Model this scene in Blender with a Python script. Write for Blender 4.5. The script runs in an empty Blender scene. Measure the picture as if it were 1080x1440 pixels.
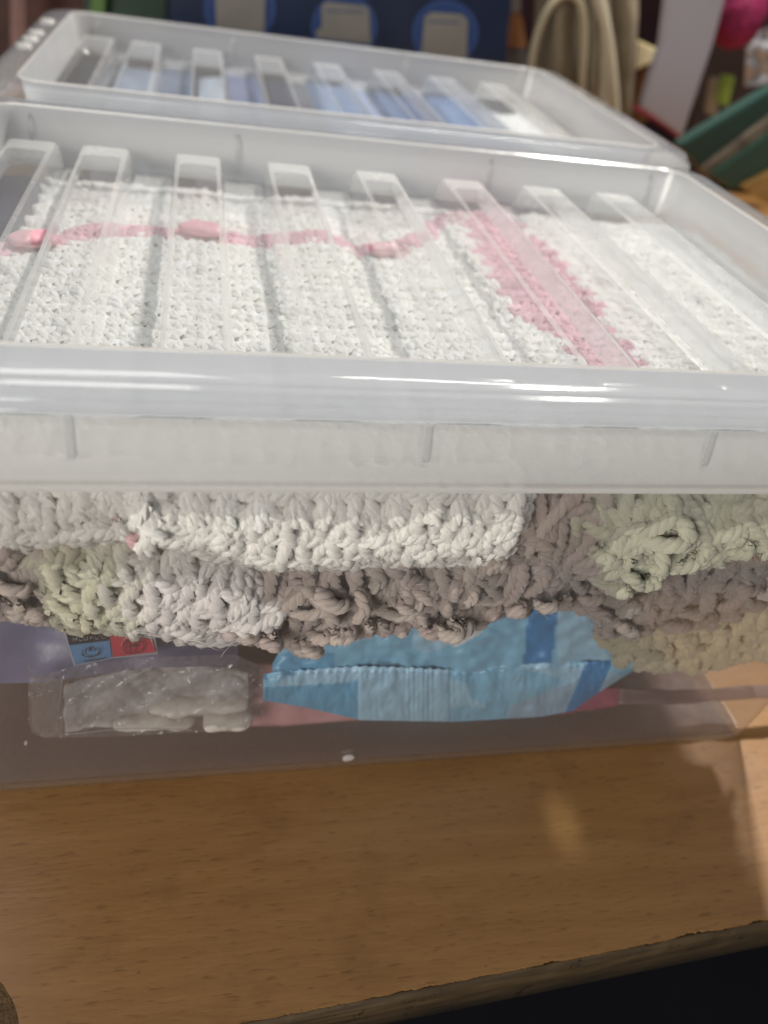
import bpy, bmesh, math, random
import numpy as np
from mathutils import Vector, Matrix, noise
random.seed(7); rng = np.random.default_rng(7)
scene = bpy.context.scene

# ------------------------------------------------------------------ camera
CR = np.array([[0.976011, -0.002017, 0.217713], [-0.171778, -0.621526, 0.764328], [0.133773, -0.783391, -0.606963]])
CC = np.array([-0.07834619, -0.21255793, 0.32113181]); CF = 1129.75
cd = bpy.data.cameras.new('camera'); cam = bpy.data.objects.new('camera', cd); scene.collection.objects.link(cam)
cd.sensor_fit = 'VERTICAL'; cd.sensor_height = 36; cd.lens = 36 * CF / 1440; cd.clip_start = .01; cd.clip_end = 30
M = Matrix.Identity(4)
for r in range(3):
    M[r][0] = CR[r][0]; M[r][1] = -CR[r][1]; M[r][2] = -CR[r][2]; M[r][3] = CC[r]
cam.matrix_world = M
cd.dof.use_dof = True; cd.dof.focus_distance = .278; cd.dof.aperture_fstop = 6.8
scene.camera = cam

# ------------------------------------------------------------------ world, lamps, exposure
w = bpy.data.worlds.new("World"); scene.world = w; w.use_nodes = True
bg = w.node_tree.nodes['Background']; bg.inputs[0].default_value = (.97, .98, 1, 1); bg.inputs[1].default_value = .21
def area(name, loc, to, size, power, col, sy=None):
    l = bpy.data.lights.new(name, 'AREA'); l.energy = power; l.color = col; l.size = size
    l.shape = 'DISK'
    if sy: l.shape = 'RECTANGLE'; l.size_y = sy
    o = bpy.data.objects.new(name, l); scene.collection.objects.link(o); o.location = loc
    o.rotation_euler = (Vector(to) - Vector(loc)).to_track_quat('-Z', 'Y').to_euler(); return o
L0 = Vector((.05, .10, .2)) + Vector((.50, .52, 1.0)) * 1.25
area('room_lamp', L0, (.05, .1, .15), .10, 33, (1, .94, .86))
area('overhead_fill', (-.5, 1.0, 1.9), (0, .1, .1), .9, 7, (1, 1, .97), .5)  # soft fill added from above, not a real fitting
area('streak_light', (.75, 1.5, 1.9), (.1, .2, .2), .9, 7, (1, .97, .93), .08)  # strip light added to draw long streaks along the rims
area('front_fill', (-1.05, -1.1, .55), (0, 0, .12), .8, 20.0, (1, .94, .86))  # fill added on the camera side to brighten the front knit
def spot(loc, to, power, ang, col):
    l = bpy.data.lights.new('gleam', 'SPOT'); l.energy = power; l.spot_size = ang; l.spot_blend = 1.0; l.shadow_soft_size = .004; l.color = col
    o = bpy.data.objects.new('gleam', l); scene.collection.objects.link(o); o.location = loc; o.rotation_euler = (Vector(to) - Vector(loc)).to_track_quat('-Z', 'Y').to_euler()
spot((.02, -.62, .40), (.0800, -.036, 0), 13, math.radians(1.7), (.85, .93, 1))  # added spot lamp that throws the small pale glint onto the table
scene.view_settings.view_transform = 'Standard'; scene.view_settings.look = 'None'
scene.view_settings.exposure = 0.06; scene.view_settings.gamma = 1
cy = scene.cycles
cy.use_denoising = True; cy.max_bounces = 14; cy.transparent_max_bounces = 48; cy.transmission_bounces = 8
cy.diffuse_bounces = 7; cy.glossy_bounces = 4; cy.sample_clamp_indirect = 4; cy.caustics_reflective = False; cy.caustics_refractive = False

def W(px, py, y=None, z=None):          # image point -> world point on the plane y=... or z=...
    d = CR @ np.array([px - 540, py - 720, CF])
    t = (y - CC[1]) / d[1] if y is not None else (z - CC[2]) / d[2]
    return CC + d * t

# ------------------------------------------------------------------ materials
def mat(name):
    m = bpy.data.materials.new(name); m.use_nodes = True
    nt = m.node_tree; nt.nodes.clear(); o = nt.nodes.new('ShaderNodeOutputMaterial')
    return m, nt, o
class N:
    def __init__(s, nt): s.nt = nt
    def __call__(s, typ, _in=None, **kw):
        n = s.nt.nodes.new('ShaderNode' + typ)
        for k, v in kw.items(): setattr(n, k, v)
        for k, v in (_in or {}).items():
            if isinstance(v, bpy.types.NodeSocket): s.nt.links.new(v, n.inputs[k])
            else: n.inputs[k].default_value = v
        return n
def ramp(n, fac, stops):
    r = n('ValToRGB', {0: fac}); e = r.color_ramp.elements
    while len(e) > 1: e.remove(e[-1])
    e[0].position = stops[0][0]; e[0].color = (*stops[0][1], 1)
    for p, c in stops[1:]:
        x = e.new(p); x.color = (*c, 1)
    return r.outputs[0]
def mixc(n, fac, a, b, mode='MIX'):
    m = n('Mix', {0: fac, 6: a, 7: b}, data_type='RGBA', blend_type=mode); return m.outputs[2]
def col4(c): return (*c, 1)

def plastic(name, frost, tint=(.93, .95, .97), body=(.80, .80, .79), rough=.07, bump=.15, scale=60, gl=1.0, transl=.5):
    """thin moulded polypropylene sheet: clear part, milky part, sheen"""
    m, nt, o = mat(name); n = N(nt); tc = n('TexCoord')
    geo = n('NewGeometry')
    ior = n('Mix', {0: geo.outputs['Backfacing'], 2: 1.48, 3: 1 / 1.48}, data_type='FLOAT')
    nz = n('TexNoise', {'Vector': tc.outputs['Object'], 'Scale': scale, 'Detail': 3.0, 'Roughness': .6})
    nz2 = n('TexNoise', {'Vector': tc.outputs['Object'], 'Scale': 9.0, 'Detail': 2.0})
    add = n('Math', {0: nz.outputs[0], 1: nz2.outputs[0]}, operation='ADD')
    bp = n('Bump', {'Strength': bump, 'Distance': .002, 'Height': add.outputs[0]})
    fr = n('Fresnel', {'IOR': ior.outputs[0], 'Normal': bp.outputs[0]})
    fr2 = n('Math', {0: fr.outputs[0], 1: gl}, operation='MULTIPLY')
    tr = n('BsdfTransparent', {0: col4(tint)})
    df = n('BsdfDiffuse', {0: col4(body)}); tl = n('BsdfTranslucent', {0: col4(body)})
    milk = n('MixShader', {0: transl, 1: df.outputs[0], 2: tl.outputs[0]})
    # milkiness: uneven, thicker-looking at grazing view
    lw = n('LayerWeight', {'Blend': .35})
    v = n('MapRange', {0: nz2.outputs[0], 1: .3, 2: .7, 3: frost * .85, 4: frost * 1.15})
    v2 = n('Math', {0: lw.outputs['Facing'], 1: frost * .6}, operation='MULTIPLY')
    v3 = n('Math', {0: v.outputs[0], 1: v2.outputs[0]}, operation='ADD', use_clamp=True)
    a = n('MixShader', {0: v3.outputs[0], 1: tr.outputs[0], 2: milk.outputs[0]})
    sm = n('TexNoise', {'Vector': tc.outputs['Object'], 'Scale': 28.0, 'Detail': 6.0, 'Roughness': .7})
    rv = n('MapRange', {0: sm.outputs[0], 1: .35, 2: .65, 3: rough * .7, 4: rough * 1.9})
    gs = n('BsdfGlossy', {'Color': (1, 1, 1, 1), 'Roughness': rv.outputs[0], 'Normal': bp.outputs[0]})
    b = n('MixShader', {0: fr2.outputs[0], 1: a.outputs[0], 2: gs.outputs[0]})
    nt.links.new(b.outputs[0], o.inputs[0]); return m
P_top = plastic('clear_ridge_plastic', .17, rough=.12, bump=.12, scale=35, body=(.92, .92, .90))
P_panel = plastic('clear_panel_plastic', .17, rough=.14, bump=.12, scale=35, body=(.92, .92, .90))
P_side = plastic('milky_ridge_side', .25, rough=.12, body=(.86, .86, .84))
P_end = plastic('milky_ridge_end', .42, rough=.16, body=(.80, .81, .80))
P_wall = plastic('milky_inner_wall', .74, rough=.14, body=(.69, .71, .735))
P_fin = plastic('milky_fin', .45, rough=.15, body=(.95, .95, .93), transl=.8)
P_skirt = plastic('milky_skirt_plastic', .84, rough=.20, body=(.70, .70, .69), bump=.12, scale=20, transl=.35)
P_rim = plastic('milky_rim_plastic', .26, rough=.05, body=(.64, .67, .72), bump=.10, scale=30)
P_lip = plastic('milky_lip_plastic', .75, rough=.15, body=(.93, .92, .89), transl=.6)
P_tub = plastic('clear_tub_plastic', .095, tint=(.93, .93, .94), body=(.60, .58, .58), rough=.10, bump=.08, scale=16, gl=1.2)
P_floor = plastic('tub_floor_plastic', .45, tint=(.82, .78, .80), body=(.50, .44, .44), rough=.2, bump=.05, scale=16)

def yarn_mat(name, rough=.95, twist=.8, plies=3.0):
    m, nt, o = mat(name); n = N(nt)
    uv = n('UVMap'); uv.uv_map = 'uv'; sp = n('SeparateXYZ', {0: uv.outputs[0]})
    at = n('Attribute'); at.attribute_name = 'col'
    a = n('Math', {0: sp.outputs[0], 1: twist * math.tau}, operation='MULTIPLY')
    b = n('Math', {0: sp.outputs[1], 1: plies * math.tau}, operation='MULTIPLY')
    c = n('Math', {0: a.outputs[0], 1: b.outputs[0]}, operation='SUBTRACT')
    s = n('Math', {0: c.outputs[0]}, operation='SINE')
    s1 = n('MapRange', {0: s.outputs[0], 1: -1.0, 2: 1.0, 3: 0.0, 4: 1.0})
    s2 = n('Math', {0: s1.outputs[0], 1: .5}, operation='POWER')
    # fibres: fine noise stretched along the plies
    vx = n('Math', {0: c.outputs[0], 1: 1.6}, operation='MULTIPLY'); vy = n('Math', {0: sp.outputs[0], 1: 5.0}, operation='MULTIPLY')
    tc = n('TexCoord')
    cv = n('CombineXYZ', {0: vx.outputs[0], 1: vy.outputs[0], 2: 0.0})
    nz = n('TexNoise', {'Vector': cv.outputs[0], 'Scale': 2.2, 'Detail': 3.0, 'Roughness': .7})
    big = n('TexNoise', {'Vector': tc.outputs['Object'], 'Scale': 260.0, 'Detail': 3.0})
    h = n('Math', {0: nz.outputs[0], 1: .5}, operation='MULTIPLY'); h3 = n('Math', {0: s2.outputs[0], 1: .25}, operation='MULTIPLY'); h2 = n('Math', {0: h.outputs[0], 1: h3.outputs[0]}, operation='ADD')
    bp = n('Bump', {'Strength': .7, 'Distance': .0007, 'Height': h2.outputs[0]})
    k = n('MapRange', {0: nz.outputs[0], 1: .3, 2: .7, 3: .84, 4: 1.12})
    k2 = n('MapRange', {0: big.outputs[0], 1: .3, 2: .7, 3: .93, 4: 1.05})
    kk = n('Math', {0: k.outputs[0], 1: k2.outputs[0]}, operation='MULTIPLY')
    cm = n('VectorMath', {0: at.outputs['Color'], 'Scale': kk.outputs[0]}, operation='SCALE')
    p = n('BsdfPrincipled', {'Base Color': cm.outputs[0], 'Roughness': rough, 'Normal': bp.outputs[0], 'Specular IOR Level': .25,
                             'Sheen Weight': .35, 'Sheen Roughness': .5})
    nt.links.new(p.outputs[0], o.inputs[0]); return m
M_yarn = yarn_mat('yarn')
def simple(name, col, rough=.6, spec=.5, noise_s=None, amt=.12, bump=0, bscale=200, metal=0, coat=0, attr=None, bdist=.001):
    m, nt, o = mat(name); n = N(nt); tc = n('TexCoord')
    base = col4(col)
    if attr:
        at = n('Attribute'); at.attribute_name = attr; base = at.outputs['Color']
    if noise_s:
        nz = n('TexNoise', {'Vector': tc.outputs['Object'], 'Scale': noise_s, 'Detail': 5.0, 'Roughness': .6})
        k = n('MapRange', {0: nz.outputs[0], 1: .3, 2: .7, 3: 1 - amt, 4: 1 + amt})
        if isinstance(base, tuple):
            rg = n('RGB'); rg.outputs[0].default_value = base; base = rg.outputs[0]
        base = n('VectorMath', {0: base, 'Scale': k.outputs[0]}, operation='SCALE').outputs[0]
    ins = {'Base Color': base, 'Roughness': rough, 'Specular IOR Level': spec, 'Metallic': metal, 'Coat Weight': coat}
    if bump:
        nb = n('TexNoise', {'Vector': tc.outputs['Object'], 'Scale': bscale, 'Detail': 4.0})
        ins['Normal'] = n('Bump', {'Strength': bump, 'Distance': bdist, 'Height': nb.outputs[0]}).outputs[0]
    p = n('BsdfPrincipled', ins); nt.links.new(p.outputs[0], o.inputs[0]); return m
M_fuzz = simple('yarn_fibre', (.8, .8, .8), .9, .2, attr='col')

# ------------------------------------------------------------------ mesh helpers
def tag(o, label=None, cat=None, group=None, kind=None):
    for k, v in (('label', label), ('category', cat), ('group', group), ('kind', kind)):
        if v: o[k] = v
    return o
def empty(name, loc, label, cat, group=None, rz=0):
    o = bpy.data.objects.new(name, None); scene.collection.objects.link(o); o.location = loc; o.rotation_euler = (0, 0, rz)
    o.empty_display_size = .02
    bpy.context.view_layer.update()
    return tag(o, label, cat, group)
def link(name, me, parent=None, m=None, smooth=True):
    o = bpy.data.objects.new(name, me); scene.collection.objects.link(o)
    if m is not None:
        for x in (m if isinstance(m, (list, tuple)) else [m]): me.materials.append(x)
    if smooth: me.polygons.foreach_set('use_smooth', [True] * len(me.polygons))
    if parent is not None:
        o.parent = parent
        if parent.type == 'EMPTY' and parent.parent is None and not parent.get('_local'):
            # meshes are written in world coordinates: undo the parent's placement
            o.matrix_parent_inverse = parent.matrix_world.inverted()
    return o
def mesh_arrays(name, V, F, uv=None, col=None):
    me = bpy.data.meshes.new(name); F = np.asarray(F); k = F.shape[1]
    me.vertices.add(len(V)); me.vertices.foreach_set('co', np.asarray(V, np.float32).ravel())
    me.loops.add(F.size); me.loops.foreach_set('vertex_index', F.ravel().astype(np.int32))
    me.polygons.add(len(F)); me.polygons.foreach_set('loop_start', np.arange(0, F.size, k, dtype=np.int32))
    me.polygons.foreach_set('loop_total', np.full(len(F), k, np.int32))
    me.update(calc_edges=True)
    if uv is not None:
        l = me.uv_layers.new(name='uv'); l.data.foreach_set('uv', np.asarray(uv, np.float32)[F.ravel()].ravel())
    if col is not None:
        a = me.color_attributes.new('col', 'FLOAT_COLOR', 'POINT')
        c = np.ones((len(V), 4), np.float32); c[:, :3] = col; a.data.foreach_set('color', c.ravel())
    return me
def bm_link(name, bm, parent=None, m=None, smooth=False):
    me = bpy.data.meshes.new(name); bmesh.ops.recalc_face_normals(bm, faces=bm.faces); bm.to_mesh(me); bm.free()
    return link(name, me, parent, m, smooth)
def auto_smooth(o, ang=40):
    me = o.data; bm = bmesh.new(); bm.from_mesh(me)
    for e in bm.edges: e.smooth = not (len(e.link_faces) == 2 and e.calc_face_angle(0) > math.radians(ang))
    for f in bm.faces: f.smooth = True
    bm.to_mesh(me); bm.free()

def tubes(curves, normals, radius, sides, cols, uscale=None, flat=1.0):
    """curves (n,m,3), normals (n,3), radius (n,m) -> V,F,uv,col of n tubes"""
    c = np.asarray(curves, float); n, m, _ = c.shape
    t = np.gradient(c, axis=1); t /= np.linalg.norm(t, axis=2, keepdims=True) + 1e-12
    nn = np.asarray(normals, float)
    if nn.ndim == 2:
        pr_ = np.cross(nn, c[:, m // 2] - c[:, m // 2 - 1]); pr_ /= np.linalg.norm(pr_, axis=1, keepdims=True) + 1e-9
        nn = np.repeat((nn + .35 * pr_)[:, None], m, 1)
    b = np.cross(t, nn); b /= np.linalg.norm(b, axis=2, keepdims=True) + 1e-9
    n2 = np.cross(b, t)
    th = np.arange(sides) / sides * math.tau
    r = np.broadcast_to(radius, (n, m))[..., None, None]
    off = b[:, :, None] * np.cos(th)[None, None, :, None] + n2[:, :, None] * (np.sin(th) * flat)[None, None, :, None]
    V = (c[:, :, None] + off * r)
    # duplicated seam column for uv
    V = np.concatenate([V, V[:, :, :1]], 2).reshape(-1, 3)
    seg = np.linalg.norm(np.diff(c, axis=1), axis=2); L = np.concatenate([np.zeros((n, 1)), np.cumsum(seg, 1)], 1)
    u = L * 100 + (uscale if uscale is not None else rng.random((n, 1)) * 10)     # in cm
    uv = np.zeros((n, m, sides + 1, 2)); uv[..., 0] = u[:, :, None]; uv[..., 1] = (np.arange(sides + 1) / sides)[None, None]
    S = sides + 1
    i = np.arange(n)[:, None, None] * m * S; j = np.arange(m - 1)[None, :, None] * S; k = np.arange(sides)[None, None]
    a = i + j + k
    F = np.stack([a, a + 1, a + 1 + S, a + S], -1).reshape(-1, 4)
    col = np.asarray(cols, float)
    if col.ndim == 2: col = np.repeat(col[:, None], m, 1)
    col = np.repeat(col[:, :, None], S, 2).reshape(-1, 3)
    return V, F, uv.reshape(-1, 2), col
def resample(c, m):
    n, k, _ = c.shape; t = np.linspace(0, k - 1, m); i = np.minimum(t.astype(int), k - 2); f = (t - i)[None, :, None]
    return c[:, i] * (1 - f) + c[:, i + 1] * f
def strands(curves, normals, radius, cols, sides=5, m=22, pitch=.0105, plies=3):
    """yarn: plies twisted round each curve, each ply a tube of its own"""
    c = np.asarray(curves, float); n = len(c); k = c.shape[1]
    r = np.broadcast_to(radius, (n, k)); tt = np.linspace(0, k - 1, m)
    r = np.array([np.interp(tt, np.arange(k), x) for x in r]); c = resample(c, m)
    t = np.gradient(c, axis=1); t /= np.linalg.norm(t, axis=2, keepdims=True) + 1e-12
    nn = np.asarray(normals, float); pr_ = np.cross(nn, c[:, m // 2] - c[:, m // 2 - 1]); pr_ /= np.linalg.norm(pr_, axis=1, keepdims=True) + 1e-9
    nn = np.repeat((nn + .55 * pr_)[:, None], m, 1)
    b = np.cross(t, nn); b /= np.linalg.norm(b, axis=2, keepdims=True) + 1e-9; n2 = np.cross(b, t)
    L = np.concatenate([np.zeros((n, 1)), np.cumsum(np.linalg.norm(np.diff(c, axis=1), axis=2), 1)], 1)
    ph0 = rng.random((n, 1)) * math.tau; out = []
    for p in range(plies):
        a = ph0 + L / pitch * math.tau + p * math.tau / plies
        d = b * np.cos(a)[..., None] + n2 * np.sin(a)[..., None]
        wob = 1 + rng.normal(0, .06, (n, m, 1))
        out.append(tubes(c + d * r[..., None] * .44 * wob, normals, r * .66, sides, cols * (1 + rng.normal(0, .025, (n, 1)))))
    return out
class Acc:
    def __init__(s): s.V = []; s.F = []; s.U = []; s.C = []; s.n = 0
    def add(s, V, F, U, C):
        s.V.append(V); s.F.append(F + s.n); s.U.append(U); s.C.append(C); s.n += len(V)
    def link(s, name, parent, m):
        me = mesh_arrays(name, np.concatenate(s.V), np.concatenate(s.F), np.concatenate(s.U), np.concatenate(s.C))
        return link(name, me, parent, m)

# ------------------------------------------------------------------ crochet
def spline(P, m):
    P = np.asarray(P, float); n = len(P); tt = np.linspace(0, n - 1, m); out = []
    for t in tt:
        i = min(int(t), n - 2); f = t - i
        p0 = P[max(i - 1, 0)]; p1 = P[i]; p2 = P[i + 1]; p3 = P[min(i + 2, n - 1)]
        out.append(.5 * ((2 * p1) + (-p0 + p2) * f + (2 * p0 - 5 * p1 + 4 * p2 - p3) * f * f + (-p0 + 3 * p1 - 3 * p2 + p3) * f ** 3))
    return np.array(out)
V_STITCH = [spline([(.10, -1.00, -.45), (.0, -.60, .02), (-.16, -.15, .30), (-.30, .25, .36), (-.34, .55, .12), (-.22, .85, -.35)], 12),
            spline([(-.10, -1.00, -.45), (.02, -.60, .02), (.18, -.15, .30), (.31, .25, .36), (.33, .55, .12), (.20, .85, -.35)], 12),
            spline([(-.85, .30, -.35), (-.40, .46, .12), (0, .42, .26), (.40, .48, .14), (.85, .36, -.35)], 12)]
def fan(nposts=6, spread=1.15):
    out = []
    for i in range(nposts):
        a = (i / (nposts - 1) - .5) * 2 * spread
        s, c = math.sin(a), math.cos(a)
        out.append(spline([(.04 * s, -.55, -.25), (.16 * s, -.30, .12), (.36 * s, -.50 + .62 * c, .42), (.50 * s, -.52 + .92 * c, .34), (.53 * s, -.52 + 1.16 * c, -.20)], 13))
    arc = []
    for i in range(nposts + 1):      # the chain of loops along the top of the fan
        a = (i / nposts - .5) * 2 * spread * 1.08; s, c = math.sin(a), math.cos(a)
        a2 = ((i + .9) / nposts - .5) * 2 * spread * 1.08; s2, c2 = math.sin(a2), math.cos(a2)
        am = (a + a2) / 2
        out.append(spline([(.46 * s, -.55 + 1.02 * c, .0), (.50 * math.sin(am - .08), -.52 + 1.10 * math.cos(am - .08), .28), (.56 * math.sin(am + .08), -.52 + 1.18 * math.cos(am + .08), .28), (.50 * s2, -.55 + 1.10 * c2, .0)], 11))
    return out
FAN = fan(7)
def lay(acc, surf, cells, tmpl, rad, colf, size, jit=.07, rot=.12, hscale=1.0, sides=9, fz=None, fzn=0, low=False):
    """cells: list of (u, v, rotation, scale); surf(u,v)->(p, du, dv, nrm) unit frames"""
    for ti, T in enumerate(tmpl):
        cur = []; nr = []; cl = []
        for (u, v, ro, sc) in cells:
            p, du, dv, nm = surf(u, v)
            a = ro + rng.normal(0, rot); ca, sa = math.cos(a), math.sin(a)
            x = T[:, 0] * size[0] * sc * (1 + rng.normal(0, jit)); y = T[:, 1] * size[1] * sc * (1 + rng.normal(0, jit))
            z = T[:, 2] * size[0] * hscale * sc * (1 + rng.normal(0, jit * 1.5))
            X = x * ca - y * sa + rng.normal(0, jit * size[0] * .5); Y = x * sa + y * ca + rng.normal(0, jit * size[1] * .5)
            q = p[None] + X[:, None] * du[None] + Y[:, None] * dv[None] + z[:, None] * nm[None]
            q[1:-1] += rng.normal(0, rad * .08, (len(q) - 2, 3))
            cur.append(q); nr.append(nm + rng.normal(0, .05, 3)); cl.append(colf(p, u, v))
        if not cur: continue
        m = len(T); prof = .62 + .48 * np.sin(np.linspace(.12, math.pi - .12, m)) ** .7
        rr = rad * prof[None] * (1 + rng.normal(0, .09, (len(cur), 1)))
        cl = np.array(cl)
        if sides >= 9:
            for q in strands(np.array(cur), np.array(nr), rr, cl, sides=4 if low else 5, m=12 if low else 22): acc.add(*q)
        else: acc.add(*tubes(np.array(cur), np.array(nr), rr, sides, cl))
        if fz is not None and fzn: fuzz(fz, np.array(cur), np.array(nr), rr, cl, fzn)
def fuzz(acc, cur, nr, rr, cl, k):
    n, m, _ = cur.shape
    t = np.gradient(cur, axis=1)
    idx = np.repeat(np.arange(n), k); N_ = len(idx); j = rng.integers(1, m - 1, N_)
    p = cur[idx, j]; tt = t[idx, j]; tt /= np.linalg.norm(tt, axis=1, keepdims=True) + 1e-9
    nm = nr[idx]; b = np.cross(tt, nm); b /= np.linalg.norm(b, axis=1, keepdims=True) + 1e-9; n2 = np.cross(b, tt)
    th = rng.uniform(-.2, math.pi + .2, N_)[:, None]
    out = b * np.cos(th) + n2 * np.sin(th); side = -b * np.sin(th) + n2 * np.cos(th)
    p = p + out * rr[idx, j][:, None] * .93
    d = tt * np.cos(.6) + side * np.sin(.6) + rng.normal(0, .35, (N_, 3)) * .5
    L = rng.uniform(.0025, .006, N_)[:, None]; lift = rng.uniform(.02, .35, N_)[:, None]
    lift = np.where(rng.random(N_)[:, None] < .12, lift * 3, lift)
    s = np.linspace(-.5, .5, 4)
    c = p[:, None] + d[:, None] * (L[:, None] * s[None, :, None]) + out[:, None] * (L * lift)[:, None] * ((s + .5) ** 1.5)[None, :, None] - out[:, None] * (L[:, None]) * .35 * (s ** 2)[None, :, None]
    colr = cl[idx] * rng.uniform(.95, 1.25, N_)[:, None]
    acc.add(*tubes(c, out, np.array([.4, 1, 1, .3])[None] * rng.uniform(.00004, .00008, (N_, 1)), 3, np.clip(colr, 0, .9)))

class Roll:
    """a fold of fabric lying along x behind the tub wall: outline given by pixel curves of its top and bottom edge"""
    def __init__(s, top, bot, off, depth, ends=(.012, .012), y=-.006):
        s.t = np.array([W(px, py, y=y)[[0, 2]] for px, py in top]); s.b = np.array([W(px, py, y=y)[[0, 2]] for px, py in bot])
        s.off = off; s.depth = depth; s.x0 = max(s.t[0, 0], s.b[0, 0]); s.x1 = min(s.t[-1, 0], s.b[-1, 0]); s.ends = ends
    def pos(s, x, v):
        zt = np.interp(x, s.t[:, 0], s.t[:, 1]); zb = np.interp(x, s.b[:, 0], s.b[:, 1])
        zc = (zt + zb) / 2; rz = max((zt - zb) / 2, .002)
        k = 1.0
        if s.ends[0]: k = min(k, max(0, (x - s.x0) / s.ends[0]))
        if s.ends[1]: k = min(k, max(0, (s.x1 - x) / s.ends[1]))
        k = math.sqrt(max(0, 1 - (1 - k) ** 2))
        ph = v; cph = max(0, math.cos(ph)) ** .55
        wob = .0022 * noise.noise(Vector((x * 60, v * 1.3, s.off * 900)))
        z = zc + rz * math.sin(ph) * (0.25 + .75 * k)
        wall = -.025 * z / .186
        y = wall + .0045 + s.off + s.depth * (1 - cph * k) + wob
        return np.array([x, y, z])
    def frame(s, x, v):
        e = 1e-3; p = s.pos(x, v); du = s.pos(x + e, v) - s.pos(x - e, v); dv = s.pos(x, v + .04) - s.pos(x, v - .04)
        du /= np.linalg.norm(du) + 1e-12; dv /= np.linalg.norm(dv) + 1e-12
        nm = np.cross(du, dv); nm /= np.linalg.norm(nm) + 1e-12
        dv = np.cross(nm, du); return p, du, dv, nm
    def height(s, x): return np.interp(x, s.t[:, 0], s.t[:, 1]) - np.interp(x, s.b[:, 0], s.b[:, 1])
    def cells(s, w, h, ro=0., stag=.5, vmin=-1.45, vmax=1.45):
        out = []
        hm = max(s.height(x) for x in np.linspace(s.x0, s.x1, 9))
        arc = hm * 1.25 + s.depth * .8; rows = max(2, int(round(arc / h)))
        for r in range(rows):
            v = vmin + (vmax - vmin) * (r + .5) / rows
            x = s.x0 + w * (.25 + (stag if r % 2 else 0))
            while x < s.x1 - w * .2:
                if s.height(x) > h * .8: out.append((x, v, ro, 1.0))
                x += w
        return out
    def under(s, acc, colf, nx=70, nv=16):
        xs = np.linspace(s.x0 + .0005, s.x1 - .0005, nx); vs = np.linspace(-1.55, 1.55, nv)
        V = np.array([[s.pos(x, v) + np.array([0, .0012, 0]) for v in vs] for x in xs]).reshape(-1, 3)
        C = np.array([[np.array(colf(s.pos(x, v), x, v)) for v in vs] for x in xs]).reshape(-1, 3)
        i = np.arange(nx - 1)[:, None] * nv + np.arange(nv - 1)[None]
        F = np.stack([i, i + nv, i + nv + 1, i + 1], -1).reshape(-1, 4)
        U = np.array([[(x * 90, v) for v in vs] for x in xs]).reshape(-1, 2)
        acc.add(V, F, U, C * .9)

WHITE = np.array((.88, .87, .83)); PINK = np.array((.80, .47, .54)); TAUPE = np.array((.47, .40, .36)); SAGE = np.array((.56, .57, .43)); CREAM = np.array((.66, .63, .48))
def jitc(c, s=.04): return np.clip(c * (1 + rng.normal(0, s)), 0, .90)

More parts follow.
